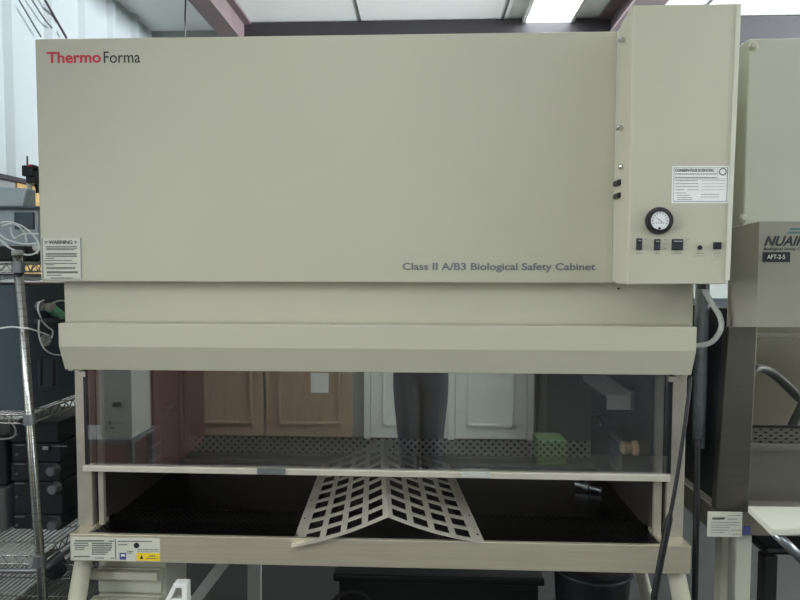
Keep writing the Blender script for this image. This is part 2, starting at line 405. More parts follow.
# warning label
wl = pbox(MB(), 41.5, 237.3, 81.6, 279.6, -.0012, .001).build('warning_label', M['paper'], cab)
text('warning_heading', 'WARNING', (48.8, 240.2, 72.4, 244.2), -.0012, M['black_ink'], wl, .012)
fine_print('fine_print', [(46, 77.6, 246.6, .9), (46, 77, 248.2, .9), (46, 75, 249.7, .9), (46, 77, 253.4, .9), (46, 77, 254.9, .9), (46, 77, 256.5, .9), (46, 54, 258.4, .8), (44.5, 72, 260.5, .8),
           (44.5, 77, 263.4, .8), (46, 54, 264.7, .8), (46.5, 76, 267.4, .8), (46.5, 75, 268.6, .8), (47, 78, 271.7, .9), (47, 78, 272.8, .9), (47, 62, 275.2, .8), (51, 73, 278, .9)], -.0012, M['ink'], wl)
fr = MB()
for r_ in ((42.2, 237.7, 80.9, 238.0), (42.8, 278.9, 81.4, 279.2), (42.2, 237.8, 42.5, 279), (80.9, 237.8, 81.2, 279)): pbox(fr, *r_, -.0016, -.001)
for x in (46, 75.6):
    a, b_, c = at(x-2, 241, -.002), at(x+2, 241, -.002), at(x, 244.4, -.002); fr.quad([a, b_, c, (a+c)/2])
fr.build('label_border', M['inkl'], wl)
# recessed neck, canopy
NY = .045
n0, n1 = at(64.4, 300, NY).x, at(693.5, 300, NY).x
MB().box((n0, NY, 1.37), (n1, .76, ZB+.01), .002).build('neck_panel', M['enamel'], cab)
MB().lathe(at(618.3, 288.5, NY), (0, -1, 0), [(0, .003), (.004, .0025)], 8).build('screw', M['black'], cab)
KY = -.04; k0, k1 = .0734, 1.9224; zk = 1.390; zm = at(60, 346.5, KY).z; zb = at(380, 370.6, .02).z
MB().prism([(NY, zk), (KY, zk), (KY, zm), (-.012, zb), (NY+.02, zb)], k0, k1, .002).build('canopy', M['enamel'], cab)
for xa_, xb_ in ((k0+.004, k0+.016), (k1-.016, k1-.004)): MB().box((xa_, .0, zb-.006), (xb_, .07, zb+.03)).build('canopy_end_plate', M['enamel'], cab)
# posts (outer face, dark channel, inner lip)
TZ = .7524
PY = .032
def post(xa, xb, ca, cb, la, lb):
    p = MB().box((xa, PY, TZ), (xb, .10, zb), .002).build('side_post', M['postm'], cab)
    MB().box((ca, PY+.03, TZ), (cb, .10, zb)).build('channel', M['rubber'], p)
    MB().box((la, PY+.006, TZ), (lb, PY+.02, zb)).build('inner_lip', M['postm'], p)
X = lambda px, py, Y: at(px, py, Y).x
post(X(77.5, 500, PY), X(92, 500, PY), X(92, 500, PY+.03), X(98, 500, PY+.03), X(97.6, 500, PY), X(102.6, 500, PY))
post(X(667, 500, PY), X(684, 500, PY), X(662.5, 500, PY+.03), X(667, 500, PY+.03), X(655, 500, PY), X(662.5, 500, PY))
# inner chamber
IX0, IX1, IY, IZ = .138, 1.852, .765, .742
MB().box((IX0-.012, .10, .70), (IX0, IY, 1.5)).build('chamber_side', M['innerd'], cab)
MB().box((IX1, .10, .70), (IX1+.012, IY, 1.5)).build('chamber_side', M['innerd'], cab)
MB().box((IX0, IY, .832), (IX1, IY+.012, 1.37)).build('chamber_back', M['inner'], cab)
MB().box((IX0, IY, .765), (IX1, IY+.004, .832)).build('exhaust_grille', M['perf'], cab)
MB().box((IX0, IY+.06, .70), (IX1, IY+.07, .9)).build('plenum', M['rubber'], cab)
MB().box((n0, IY+.07, .70), (n1, IY+.085, 1.5)).box((n0, .1, .70), (n0+.004, IY+.08, 1.4)).box((n1-.004, .1, .70), (n1, IY+.08, 1.4)).build('outer_casing', M['enamel2'], cab)
MB().box((IX0, .2, IZ-.012), (IX1, IY-.02, IZ), .002).build('work_surface', M['works'], cab)
MB().box((IX0, IY-.075, IZ-.01), (IX1, IY-.012, .758), .003).box((IX0, IY-.02, IZ-.01), (IX1, IY-.004, .768), .002).build('rear_ledge', M['inner'], cab)
MB().box((IX0, -.016, IZ-.004), (IX1, .2, IZ)).build('intake_grille', M['perff'], cab)
MB().box((IX0, -.012, IZ-.055), (IX1, .2, IZ-.045)).build('intake_plenum', M['rubber'], cab)
MB().box((IX0, .1, 1.36), (IX1, IY, 1.372)).build('diffuser_sheet', M['inner'], cab)
# tray
t0, t1 = .0861, 1.9264; tb = .6692
tray = MB().prism([(-.03, TZ), (-.03, tb), (.03, tb), (.03, tb+.02), (-.016, tb+.02), (-.016, TZ)], t0, t1, .002)
tray.box((t0, -.018, tb+.02), (IX0, .14, TZ), .001).box((IX1, -.018, tb+.02), (t1, .14, TZ), .001).box((t0, .03, tb), (t1, .82, tb+.02))
tray = tray.build('front_tray', M['steel'], cab)
# fixtures on the side walls: valve, outlet with open cover, switch cup
def petcock(x, s, y, z):
    b = MB().lathe((x, y, z), (s, 0, 0), [(0, .016), (.006, .016), (.008, .008), (.05, .008), (.052, .005)], 14)
    b.tube([(x+s*.045, y, z), (x+s*.045, y-.03, z-.008), (x+s*.045, y-.06, z-.03)], [.007, .006, .005], 8)
    b.tube([(x+s*.03, y, z), (x+s*.03, y, z+.03)], .005, 8); b.box((x+s*.03-.022, y-.005, z+.026), (x+s*.03+.022, y+.005, z+.034), .002)
    return b.build('petcock', M['chrome'], cab)
petcock(IX0, 1, .52, 1.0); petcock(IX1, -1, .52, 1.0)
for x, s in ((IX0, 1), (IX1, -1)):
    o_ = MB().box((x, .36, .835), (x+s*.012, .47, .955), .003).build('outlet_plate', M['inner'], cab)
    MB().box((x+s*.012, .375, .90), (x+s*.016, .455, .94), .001).box((x+s*.012, .375, .85), (x+s*.016, .455, .89), .001).build('socket', M['greyp'], o_)
    MB().box((x+s*.012, .36, .826), (x+s*.055, .47, .834), .002).build('flip_cover', M['chrome'], o_)
MB().lathe((IX1, .22, .965), (-1, 0, 0), [(0, .026), (.012, .024), (.016, .018), (.045, .022), (.05, .016)], 20).build('valve_cap', M['cupm'], cab)
rk = MB().box((IX1-.02, .23, 1.095), (IX1-.004, .60, 1.15), .002)
for k in range(10): rk.box((IX1-.085, .24+k*.037, 1.12), (IX1-.012, .246+k*.037, 1.145), .001)
rk.box((IX1-.095, .23, 1.09), (IX1-.004, .238, 1.14), .001)
rk.build('pipette_rack', M['white'], cab)
# sash
SY = .012
sx0, sx1 = X(87, 470, SY), X(669, 470, SY); szb = at(378, 469, SY).z
sg = MB().box((sx0, SY, szb), (sx1, SY+.006, zb+.02)).build('sash_glass', M['sash'], cab)
ra, rb = at(83, 471.2, SY-.008), at(670.5, 473, SY-.008)
rl = MB().hexa([at(82.5, 471.5, SY-.008), at(670.5, 482, SY-.008), at(670.5, 475.4, SY-.008), at(82.5, 466, SY-.008)],
               [p+Vector((0, .022, 0)) for p in (at(82.5, 471.5, SY-.008), at(670.5, 482, SY-.008), at(670.5, 475.4, SY-.008), at(82.5, 466, SY-.008))], .0015).build('bottom_rail', M['plate'], sg)
for (x0, x1, dy) in ((257, 285, 0), (462, 490, 3.3)):
    pbox(MB(), x0, 469.2+dy, x1, 474.2+dy, SY-.014, SY-.006, .001).build('rail_clip', M['greyp' if x0 < 400 else 'hose'], sg)
for x_ in (sx0, sx1): MB().box((x_-.005, SY-.001, szb), (x_+.005, SY+.01, zb)).build('edge_seal', M['black'], sg)
for x in (81.5, 673): pbox(MB(), x-3.5, 371.5+(x > 300)*5, x+3.5, 377+(x > 300)*5, SY-.004, SY+.02, .001).build('sash_stop', M['postm'], cab)
# rating plates on the tray
ty = -.03
rp = pbox(MB(), 71.5, 538.6, 159.6, 559.6, ty-.0012, ty+.001).build('rating_plate', M['paper'], cab)
fine_print('fine_print', [(75, 104, 540.8, 1.3), (109, 114, 541, 1), (74, 88, 543.2, 1), (92, 112, 543.4, 1.2), (74, 89, 545.4, 1), (92, 112, 545.6, 1.2), (75, 85, 547.6, 1), (92, 112, 547.8, 1.2), (75, 84, 549.6, .9),
           (92, 111, 549.9, 1.2), (92, 108, 552, 1.2), (92, 106, 554, 1), (74, 90, 556.5, 1.3), (95, 104, 558, 1), (111, 114, 558, 1), (118, 152, 541.3, .9), (118, 128, 544.6, .9), (127, 134, 551.2, .7), (127, 132, 553, .7),
           (138, 159, 549.3, .5), (138, 159, 551, .5), (138, 150, 553, .5)], ty-.0012, M['ink'], rp)
pbox(MB(), 115.2, 538.8, 115.6, 559.4, ty-.0016, ty-.001).build('divider_line', M['ink'], rp)
MB().lathe(at(136.8, 545.2, ty), (0, -1, 0), [(0, .0085), (.002, .0085)], 18).build('round_stamp', M['black_ink'], rp)
pbox(MB(), 119.6, 553, 126, 559.6, ty-.0018, ty-.001).build('blue_mark', M['blue'], rp)
pbox(MB(), 121, 554.4, 124.8, 556.4, ty-.0022, ty-.0015).build('mark_window', M['paperw'], rp)
ys = pbox(MB(), 136.6, 553.4, 159.8, 560.6, ty-.002, ty-.001).build('caution_sticker', M['yellow'], cab)
b = MB(); a_, b_, c_ = at(139.5, 559, ty-.0024), at(143.5, 559, ty-.0024), at(141.5, 555.2, ty-.0024); b.quad([a_, b_, c_, (a_+c_)/2]).build('warning_triangle', M['black_ink'], ys)
fine_print('fine_print', [(149, 155, 556, 1), (146, 158, 558.4, .7)], ty-.002, M['ink'], ys)
# stand legs
for (xa, ya, xb, yb, Y0, Y1) in ((83.8, 560, 77, 600, .03, .0), (676, 572, 681.5, 600, .03, .0), (122, 560, 120, 590, .72, .74), (640, 570, 645, 590, .72, .74)):
    A = at(xa, ya, Y0); B = at(xb, yb, Y1); D = (B-A).normalized(); k = (A.z-.03)/-D.z
    lg = MB().tube([A-D*.02, A+D*k*.5, A+D*k], [.026, .026, .024], 18).build('leg', M['enamel'], cab)
    e_ = A+D*k; MB().lathe((e_.x, e_.y, 0), (0, 0, 1), [(0, .032), (.02, .034), (.035, .026)], 18).build('foot_pad', M['rubber'], lg)
# drain hose from the column to the canopy
P = smooth(pts([(703, 285, .0), (706.5, 294, .0), (713, 305, .0), (720, 317, .0), (721, 328, .005), (714, 340, .01), (704, 345, .02), (693, 345.5, .03)]))
hs = MB().tube(P, .0075, 10).build('drain_hose', M['hose'], cab)
a_ = at(703, 285, 0); MB().lathe((a_.x, 0, 1.500), (0, 0, 1), [(-.004, .014), (.03, .014)], 14).build('hose_fitting', M['black'], hs)

fp = at(586, 491, .43)
ft = MB().lathe(fp+Vector((-.035, .02, 0)), (1, -.5, -.1), [(0, .010), (.03, .010), (.032, .014), (.05, .014), (.052, .008), (.085, .008), (.087, .011), (.095, .011)], 14)
ft.tube([fp+Vector((.0, 0, .008)), fp+Vector((.0, .0, .03)), fp+Vector((-.03, .03, .034))], .005, 8)
zmin = min(v.co.z for v in ft.bm.verts)
for v in ft.bm.verts: v.co.z += IZ+.0008-zmin
tag(ft.build('valve_fitting', M['knob']), 'small chrome valve fitting lying on the work surface inside the cabinet', 'fitting')

# ================================================================== CHEVRON PERFORATED PLATE
FL, FR = at(290.5, 548, -.055), at(485, 543.3, -.034); RF = at(388, 517, -.04)
BL, BR = at(322, 464, .60), at(449, 464, .60); RB = at(383, 438.5, .60)
pl = MB(); U = [0, .13]; e_ = .13
for k in range(4):
    e_ += .157; U.append(e_)
    e_ += .064 if k < 3 else .05; U.append(e_)
U = [u/U[-1] for u in U]; U[-1] = 1.0
V = [0, .03]; e_ = .03
rows = 9
for k in range(rows):
    e_ += .076; V.append(e_)
    e_ += .031; V.append(e_)
V = [v/V[-1] for v in V]
def side(F0, F1, B0, B1):
    grid = {}
    def vert(i, j):
        if (i, j) not in grid:
            u, v = U[i], V[j]; u = u+.06*u*(1-u)*0
            sag = -.010*math.sin(PI*u)
            grid[i, j] = pl.bm.verts.new(F0*(1-u)*(1-v)+F1*u*(1-v)+B0*(1-u)*v+B1*u*v+Vector((0, 0, sag)))
        return grid[i, j]
    for i in range(len(U)-1):
        for j in range(len(V)-1):
            if i in (1, 3, 5, 7) and j % 2 == 1: continue
            f_ = pl.bm.faces.new((vert(i, j), vert(i+1, j), vert(i+1, j+1), vert(i, j+1))); f_.smooth = False
side(FL, RF, BL, RB); side(FR, RF, BR, RB)
bmesh.ops.remove_doubles(pl.bm, verts=pl.bm.verts, dist=1e-5)
plo = pl.build('perforated_plate', M['plate'], None, .0025)
tag(plo, 'ridged steel plate with rows of square holes resting on the tray under the sash', 'metal plate')
for v in (.07, .27, .47, .67):
    for A_, B_, s in ((FL, BL, 1), (FR, BR, -1)):
        p = A_*(1-v)+B_*v+Vector((s*.012, 0, .004)); MB().lathe(p, (0, 0, 1), [(-.002, .0028), (.002, .0028)], 8).build('edge_hole', M['black'], plo)

# ================================================================== SECOND CABINET (right)
c2 = thing('biosafety_cabinet', 'second biosafety cabinet with grey curved name panel, standing right of the control column', 'cabinet', (2.7, .35, 0))
X2 = X(746.5, 120, 0); XE = X2+1.3
zt = at(747, 38.5, 0).z; zg = at(762, 221, -.05).z
zgb = at(760, 327, -.05).z
MB().box((X2, 0, zg-.1), (XE, .75, zt), .004).build('upper_casing', M['enamel2'], c2)
for (x, y) in ((752.5, 46.5), (742.5, 218)):
    MB().lathe(at(x, y, -.001), (0, -1, 0), [(0, .011), (.008, .011), (.013, .007)], 14).build('bolt', M['enamel'], c2)
gx = at(735, 228, .02).x; gxm = at(763, 228, -.055).x; gb0 = at(728, 327, .02); gbm = at(757, 327, -.055)
xl = (gx+gb0.x)/2
zl = at(735, 228, .02).z; zlb = gb0.z; zr = at(763, 221.5, -.055).z; zrb = at(757, 327, -.055).z
gp2 = MB().hexa([(xl, .02, zlb), (gxm-.01, -.055, zrb), (gxm-.01, -.055, zr), (xl, .02, zl)], [(xl, .04, zlb), (gxm-.01, .04, zrb), (gxm-.01, .04, zr), (xl, .04, zl)])
gp2.hexa([(gxm-.01, -.055, zrb), (XE, -.055, zrb), (XE, -.055, zr), (gxm-.01, -.055, zr)], [(gxm-.01, .1, zrb), (XE, .1, zrb), (XE, .1, zr), (gxm-.01, .1, zr)])
bmesh.ops.remove_doubles(gp2.bm, verts=gp2.bm.verts, dist=1e-4)
gp2.build('name_panel', mat('grey_panel_paint', (134, 131, 118), .45), c2)
G = -.055
text('brand_lettering', 'NUAIRE', (764, 236, 813, 246), G, M['black_ink'], c2, .03, .35)
lg2 = MB()
for (y0, y1, xa, xb) in ((228, 230.2, 789, 812), (231.5, 233.6, 787, 800)):
    lg2.hexa([at(xa, y1, G-.001), at(xb, y1, G-.001), at(xb+2, y0, G-.001), at(xa+2, y0, G-.001)], [at(xa, y1, G), at(xb, y1, G), at(xb+2, y0, G), at(xa+2, y0, G)])
lg2.build('emblem', M['teal'], c2)
text('model_lettering', 'Biological Safety Cabinets', (763.3, 247.4, 815, 251), G, M['black_ink'], c2, .01, .2)
bl = pbox(MB(), 763, 252, 790.5, 262, G-.002, G+.001, .0005).build('asset_label', M['black'], c2)
text('asset_number', 'AFT-2-5', (767, 254.6, 785, 259), G-.002, M['paper'], bl, .01)
MB().lathe(at(738, 234, .01), (0, -1, 0), [(0, .004), (.003, .003)], 8).build('screw', M['black'], c2)
# slanted lower front: side pillar, window, sill
T0, T1, B0_, B1_ = at(729, 327, .02), at(757.5, 327, .02), at(715.5, 512, .05), at(748.5, 503, .05)
MB().hexa([B0_, (B1_.x, .05, B0_.z), T1, T0], [(B0_.x, .08, B0_.z), (B1_.x, .08, B0_.z), (T1.x, .06, T1.z), (T0.x, .06, T0.z)], .002).build('side_pillar', mat('dull_steel', (128, 124, 114), .38, 1, noise=.05, nscale=4, stretch=(1, 1, 20)), c2)
WZ = lambda py: at(770, py, .05).z
MB().box((X2-.022, .06, WZ(505)), (X2-.004, .72, WZ(309))).build('side_panel', M['dark'], c2)
b = MB().box((T1.x, .70, WZ(520)), (XE, .71, WZ(320))).build('chamber_back', M['inner'], c2)
MB().box((B1_.x-.005, .06, WZ(452)), (XE, .075, WZ(445)), .001).box((B1_.x-.005, .085, WZ(505)), (XE, .095, WZ(450))).build('sill', mat('sill_steel', (130, 127, 116), .4, .9), c2)  # sill in one even grey steel colour
MB().box((B1_.x, .08, WZ(446)), (XE, .083, WZ(431))).build('slotted_grille', M['perfs'], c2)
MB().box((B1_.x, .10, WZ(450)), (XE, .11, WZ(430))).build('grille_back', M['rubber'], c2)
MB().hexa([(B1_.x, .075, WZ(431)), (XE, .075, WZ(431)), (XE, .03, WZ(326)), (T1.x, .03, WZ(326))], [(B1_.x, .08, WZ(431)), (XE, .08, WZ(431)), (XE, .035, WZ(326)), (T1.x, .035, WZ(326))]).build('window', M['glass2'], c2)
MB().box((T1.x+.05, .45, WZ(352)), (XE, .47, WZ(347)), .003).build('lamp_tube', M['white'], c2)
for k in range(3): MB().tube(smooth([(T1.x+.12+k*.25, .5, WZ(480)), (T1.x+.2+k*.25, .45, WZ(400)), (T1.x+.3+k*.25, .5, WZ(395)), (T1.x+.42+k*.25, .5, WZ(430))]), .016, 10).build('inner_duct', M['greyp'], c2)
MB().box((B0_.x, .05, WZ(536)), (XE, .7, WZ(510)), .003).build('base_tray', M['inner'], c2)
# white arm rest shelf
MB().hexa([at(748, 506, .02), at(830, 507, .02), at(830, 527, -.06), at(772, 529, -.06)], [p+Vector((0, 0, -.02)) for p in (at(748, 506, .02), at(830, 507, .02), at(830, 527, -.06), at(772, 529, -.06))], .002).build('front_shelf', M['paper'], c2)
MB().tube([at(770, 528, -.02), at(805, 562, -.05)], .014, 12).build('shelf_bracket', M['knob'], c2)
sy = .03
pl2 = pbox(MB(), 707.5, 512.5, 742.5, 536.5, sy, sy+.004).build('rating_plate', M['paper'], c2)
text('plate_brand', 'NUAIRE', (712, 517, 725, 519.5), sy, M['black_ink'], pl2, .02, .3)
fine_print('fine_print', [(728, 741, 515.5, .8), (728, 738, 519, .8), (711, 739, 522.5, .9), (711, 740, 525, .8), (711, 730, 527.5, .8), (711, 727, 530, .8), (731, 741, 530, .8), (711, 724, 532.5, .8), (733, 740, 534.3, .8)], sy, M['inkl'], pl2)
pbox(MB(), 742.8, 526.5, 750.2, 535, sy, sy+.003).build('blue_sticker', M['blue'], c2)
for (xa, xb, Y, m_) in ((736, 751.5, .06, 'enamel2'), (721.5, 735, .32, 'enamel')):
    a = at(xa, 560, Y); c = at(xb, 560, Y)
    lg = MB().box((a.x, Y, .02), (c.x, Y+.05, WZ(536)), .003).build('leg', M[m_], c2)
    MB().box((a.x-.004, Y-.004, 0), (c.x+.004, Y+.054, .02)).build('foot_pad', M['rubber'], lg)

# ================================================================== WIRE SHELVING (left)
SX1, SX0, SY0, SY1 = at(28, 400, .1).x, -.70, .10, .56
ws = thing('wire_shelving', 'chrome wire shelving unit with a round post left of the cabinet', 'shelf', ((SX0+SX1)/2, .33, 0))
top, bot = at(17.5, 254, .1), at(40.5, 563, .1)
D = (bot-top)/(bot.z-top.z)
def pole(x, y):
    e0 = Vector((x, y, 0)); tp = Vector((x, y, top.z))
    lean = D*(top.z) if (x, y) == (SX1, SY0) else Vector((0, 0, top.z))
    b = MB()
    A = top+D*(.0-top.z) if (x, y) == (SX1, SY0) else e0
    Bp = top if (x, y) == (SX1, SY0) else tp
    b.tube([A, A.lerp(Bp, .5), Bp], .0143, 14)
    o = b.build('post', M['groove'], ws)
    g_ = MB().tube([Bp-(Bp-A)*.003, Bp+(Bp-A)*.006, Bp+(Bp-A)*.008], [.017, .017, .01], 14).build('cap', M['hose'], o)
for x in (SX0, SX1):
    for y in (SY0, SY1): pole(x, y)
zlow = at(39, 556, .1).z
def wire_shelf(z):
    b = MB(); x1 = (top+D*(z-top.z)).x
    for y in (SY0, SY1):
        b.tube([(SX0, y, z), (x1, y, z)], .0032, 6); b.tube([(SX0, y, z-.028), (x1, y, z-.028)], .0032, 6)
        xs = SX0
        while xs < x1-.04: b.tube([(xs, y, z), (xs+.02, y, z-.028), (xs+.04, y, z)], .002, 5); xs += .04
    for x in (SX0, x1):
        b.tube([(x, SY0, z), (x, SY1, z)], .0032, 6); b.tube([(x, SY0, z-.028), (x, SY1, z-.028)], .0032, 6)
        y = SY0
        while y < SY1-.04: b.tube([(x, y, z), (x, y+.02, z-.028), (x, y+.04, z)], .002, 5); y += .04
    o = b.build('shelf', M['chrome'], ws)
    if abs(z-zlow) < .01: MB().tube([(SX0, SY0-.012, z-.045), (x1-.03, SY0-.012, z-.045), (x1+.004, SY0-.002, z-.045), (x1+.012, SY0+.03, z-.045), (x1+.012, SY1, z-.045)], .009, 10).build('rim_bar', M['knob'], o)
    g_ = MB(); x = SX0+.02
    while x < x1: g_.tube([(x, SY0, z+.003), (x, SY1, z+.003)], .002, 5); x += .019
    for y in (.2, .33, .46): g_.tube([(SX0, y, z-.002), (x1, y, z-.002)], .0025, 5)
    g_.build('wire_deck', M['chrome'], o)
    for y in (SY0, SY1): MB().lathe((x1, y, z-.03), (0, 0, 1), [(0, .02), (.034, .018)], 14).build('collar', M['knob'], o)
    return z
zs1 = wire_shelf(at(17, 263, .1).z); zs2 = wire_shelf(at(31, 415, .1).z); zs3 = wire_shelf(at(39, 556, .1).z); zs4 = wire_shelf(.355)
# lower edge bar of the second lowest shelf, rounded tray edge
# big black instrument on the middle shelf
bxr = SX1-.012
inst = thing('lab_instrument', 'big dark instrument case with ports and a vent, on the middle wire shelf', 'instrument', (-.4, .36, zs2+.005))
zi0, zi1 = zs2+.006, at(30, 285, .13).z
MB().box((-.66, .13, zi0), (bxr, .55, zi1), .006).build('case', M['navy'], inst)
SXF = bxr+.001
def onside(px, py):
    """point of the case's side face under a pixel"""
    d = _r*((px-400)/FPX)+_u*((300-py)/FPX)+_f; return CAM+d*((SXF-CAM.x)/d.x)
def sidebox(b, x0, y0, x1, y1, th=.006):
    A, B = onside(x0, (y0+y1)/2), onside(x1, (y0+y1)/2); zc = [onside((x0+x1)/2, y).z for y in (y1, y0)]
    b.box((SXF-.002, A.y, zc[0]), (SXF+th, B.y, zc[1]), .001); return b
sidebox(MB(), 38, 358, 56, 387, .003).build('vent_panel', M['ventp'], inst)
v_ = MB()
for k in range(12):
    for x_ in (39.5, 52): sidebox(v_, x_, 359.5+k*2.2, x_+2.4, 360.8+k*2.2, .005)
v_.build('vent_slot', M['rubber'], inst)
for (x, y, r_) in ((44, 340, .02), (38, 306, .016)):
    p = onside(x, y); MB().lathe(p, (1, -.3, 0), [(-.01, r_), (.012, r_), (.014, r_*.6), (.008, r_*.5)], 18).build('port', M['hose'], inst)
p = onside(44, 307); MB().box(p+Vector((0, -.015, -.012)), p+Vector((.03, .02, .012)), .003).build('socket', M['paper'], inst)
p = onside(50, 312); MB().box(p+Vector((0, -.025, -.015)), p+Vector((.03, .045, .012)), .005, Matrix.Rotation(math.radians(-28), 3, 'X')).build('green_connector', M['green'], inst)
sidebox(MB(), 34, 318, 54, 323, .02).build('cable_clamp', M['greyp'], inst)
for seq in ([(35, 318), (32, 310), (33, 303), (38, 300)], [(33, 320), (33, 335), (38, 348), (47, 354), (58, 355), (62, 352)], [(35, 320), (42, 327), (47, 331), (46, 338)], [(45, 304), (52, 301), (60, 301), (66, 304)]):
    P = [onside(x, y)+Vector((.02, 0, 0)) for x, y in seq]
    MB().tube(smooth(P), .0028, 6).build('signal_wire', M['whitew'], inst)
P = smooth(pts([(-60, 345, .11), (-25, 334, .09), (-8, 330, .08), (10, 327, .07), (22, 328, .066), (31, 329, .075)])+[onside(40, 335)+Vector((.03, 0, 0))])
tag(MB().tube(P, .003, 6).build('signal_wire', M['whitew']), 'white wire running past the round post to the dark instrument case', 'wire')
a_ = onside(60, 352)
# stack of dark drive units on the lower shelf
AY = .28
ax0, ax1 = at(12, 480, AY).x, min(at(68.5, 480, AY).x, bxr)
edges = [530.5, 513.5, 480.5, 461, 442, 421]
adj = ['lowest', 'tall', 'third', 'fourth', 'topmost']
labs = ['lowest dark drive unit of the stack, with a silver knob', 'tallest dark drive unit of the stack, with a silver knob near its top edge', 'low dark drive unit with a silver knob, just above the tallest unit',
        'dark drive unit with a chrome clip, second from the top of the stack', 'topmost plain dark drive unit of the stack below the middle shelf']
zprev = zs3+.006
for k in range(5):
    zt_ = at(40, edges[k+1], AY).z
    u = thing('drive_unit', labs[k], 'instrument', ((ax0+ax1)/2, AY+.1, zprev), 'stack of drive units')
    dx = (.0, .004, -.003, .002, -.004)[k]
    MB().box((ax0+dx, AY, zprev+.001), (ax1+dx, .54, zt_-.006), .004).build('case', M['dark'], u)
    yk = (523, 487, 469, None, None)[k]
    if yk:
        p = at((56, 56.5, 55)[k], yk, AY); MB().lathe(p, (.0, -1, 0), [(0, .021), (.004, .019), (.026, .0175), (.03, .015), (.0302, .0)], 24).build('knob', M['knob'], u)
    elif k == 3:
        p = at(48, 447, AY); MB().box(p+Vector((-.008, -.02, -.006)), p+Vector((.012, 0, .008)), .002).build('clip', M['chrome'], u)
        q_ = at(52, 446, AY); r_ = at(67, 446, AY); MB().box((q_.x, AY-.003, q_.z-.002), (r_.x, AY, q_.z+.002)).build('trim_strip', M['knob'], u)
    p = at(17, (edges[k]+edges[k+1])/2+(3 if k != 1 else 0), AY); MB().lathe(p, (0, -1, 0), [(0, .005), (.004, .004)], 10).build('status_lamp', M['knob'], u)
    q_ = at(15, edges[k+1]+3.0, AY); MB().box((q_.x, AY-.001, q_.z-.002), (q_.x+.035, AY, q_.z+.0015)).build('lettering', M['inkl'], u)
    zprev = zt_-.004
# grey crate units at the far left of the lower shelf
tag(MB().box((-.64, .26, zs3+.006), (ax0-.012, .54, at(5, 489, .26).z), .006).build('grey_case', M['greyp']), 'grey instrument case at the left end of the lower wire shelf', 'instrument')
tag(MB().box((-.62, .28, at(5, 489, .26).z), (ax0-.02, .53, at(5, 436, .28).z), .012).build('dark_case', M['dark']), 'dark case sitting on the grey case at the shelf left end', 'instrument')
P = smooth(pts([(-10, 412, .2), (4, 416, .2), (15, 428, .2), (13, 437, .2), (0, 439, .2), (-10, 438, .2)]))
tag(MB().tube(P, .003, 6).build('cable_loop', M['hose']), 'thin pale cable loop hanging under the middle wire shelf', 'cable')
# bottom shelf: small round dark device
tag(MB().lathe(at(56, 590, .45)*0+Vector((at(56, 590, .45).x, .45, .355+.0475)), (.8, -1, 0), [(-.1, .035), (.0, .04), (.03, .036), (.034, .03), (.036, .015)], 24).build('round_device', M['dark']), 'round dark device lying below the lower wire shelf', 'instrument')
# plastic wrapped sheet between top shelf and instrument
w_ = MB(); rows_ = []
for i in range(9):
    rows_.append([w_.bm.verts.new((-.62+j*.5/14, .12+i*.045, zi1+.012+.014*random.random()+(.008 if 2 < j < 11 else 0))) for j in range(15)])
for i in range(8):
    for j in range(14):
        w_.bm.faces.new((rows_[i][j], rows_[i][j+1], rows_[i+1][j+1], rows_[i+1][j]))
tag(w_.build('plastic_sheet', mat('crumpled_film', (205, 212, 216), .15, spec=.9), None, .003), 'crumpled clear plastic sheet on top of the dark instrument case', 'plastic')
# items on the top shelf
zt1 = zs1+.006
c_ = thing('instrument_case', 'dark slate case with angled front on the top wire shelf', 'case', (-.4, .35, zt1))
xr = at(38.5, 230, .3).x
MB().box((-.68, .3, zt1), (xr, .54, at(20, 207, .3).z), .01).build('body', M['navyl'], c_)
pbox(MB(), 14, 212, 33, 229, .292, .31, .004).build('face_panel', M['navy'], c_)
pbox(MB(), -8, 206, 40, 209, .285, .5, .004).build('lid', M['navy'], c_)
zc = at(20, 207, .3).z+.003
tag(MB().hexa([(-.66, .30, zc), (at(22, 200, .3).x, .30, zc), (at(21.5, 186, .3).x, .33, at(20, 187, .3).z), (-.66, .33, at(20, 180, .3).z)],
          [(-.66, .5, zc), (at(22, 200, .3).x, .38, zc), (at(21.5, 186, .3).x, .38, at(20, 187, .3).z), (-.66, .38, at(20, 180, .3).z)], .006).build('slate_box', M['navyl']), 'slate grey box with sloping top stacked on the dark case', 'case')
# clamp stand
cs = thing('clamp_stand', 'pale rod stand with a black camera clamp against the strand board', 'stand', (at(30, 207, .42).x, .42, zc))
a_, b_ = at(30.3, 207.5, .42), at(29, 180, .42)
MB().tube([a_, b_], .009, 12).build('rod', M['white'], cs)
pbox(MB(), 21.5, 165, 31.5, 176, .39, .44, .004).build('camera_body', M['black'], cs)
pbox(MB(), 27.5, 164.5, 31.8, 166.3, .388, .43, .001).build('red_dial', M['red_ink'], cs)
pbox(MB(), 25.5, 176, 35, 183, .40, .45, .004).build('clamp', M['black'], cs)
MB().lathe(at(35, 168, .41), (0, -1, 0), [(0, .011), (.02, .010)], 14).build('clamp_knob', M['black'], cs)
MB().tube([at(27.3, 165, .41), at(27.2, 156, .41)], .003, 6).build('antenna', M['greyp'], cs)
MB().tube(smooth(pts([(34, 178, .44), (37, 188, .44), (37.5, 193, .44)])), .006, 8).build('lead', M['black'], cs)
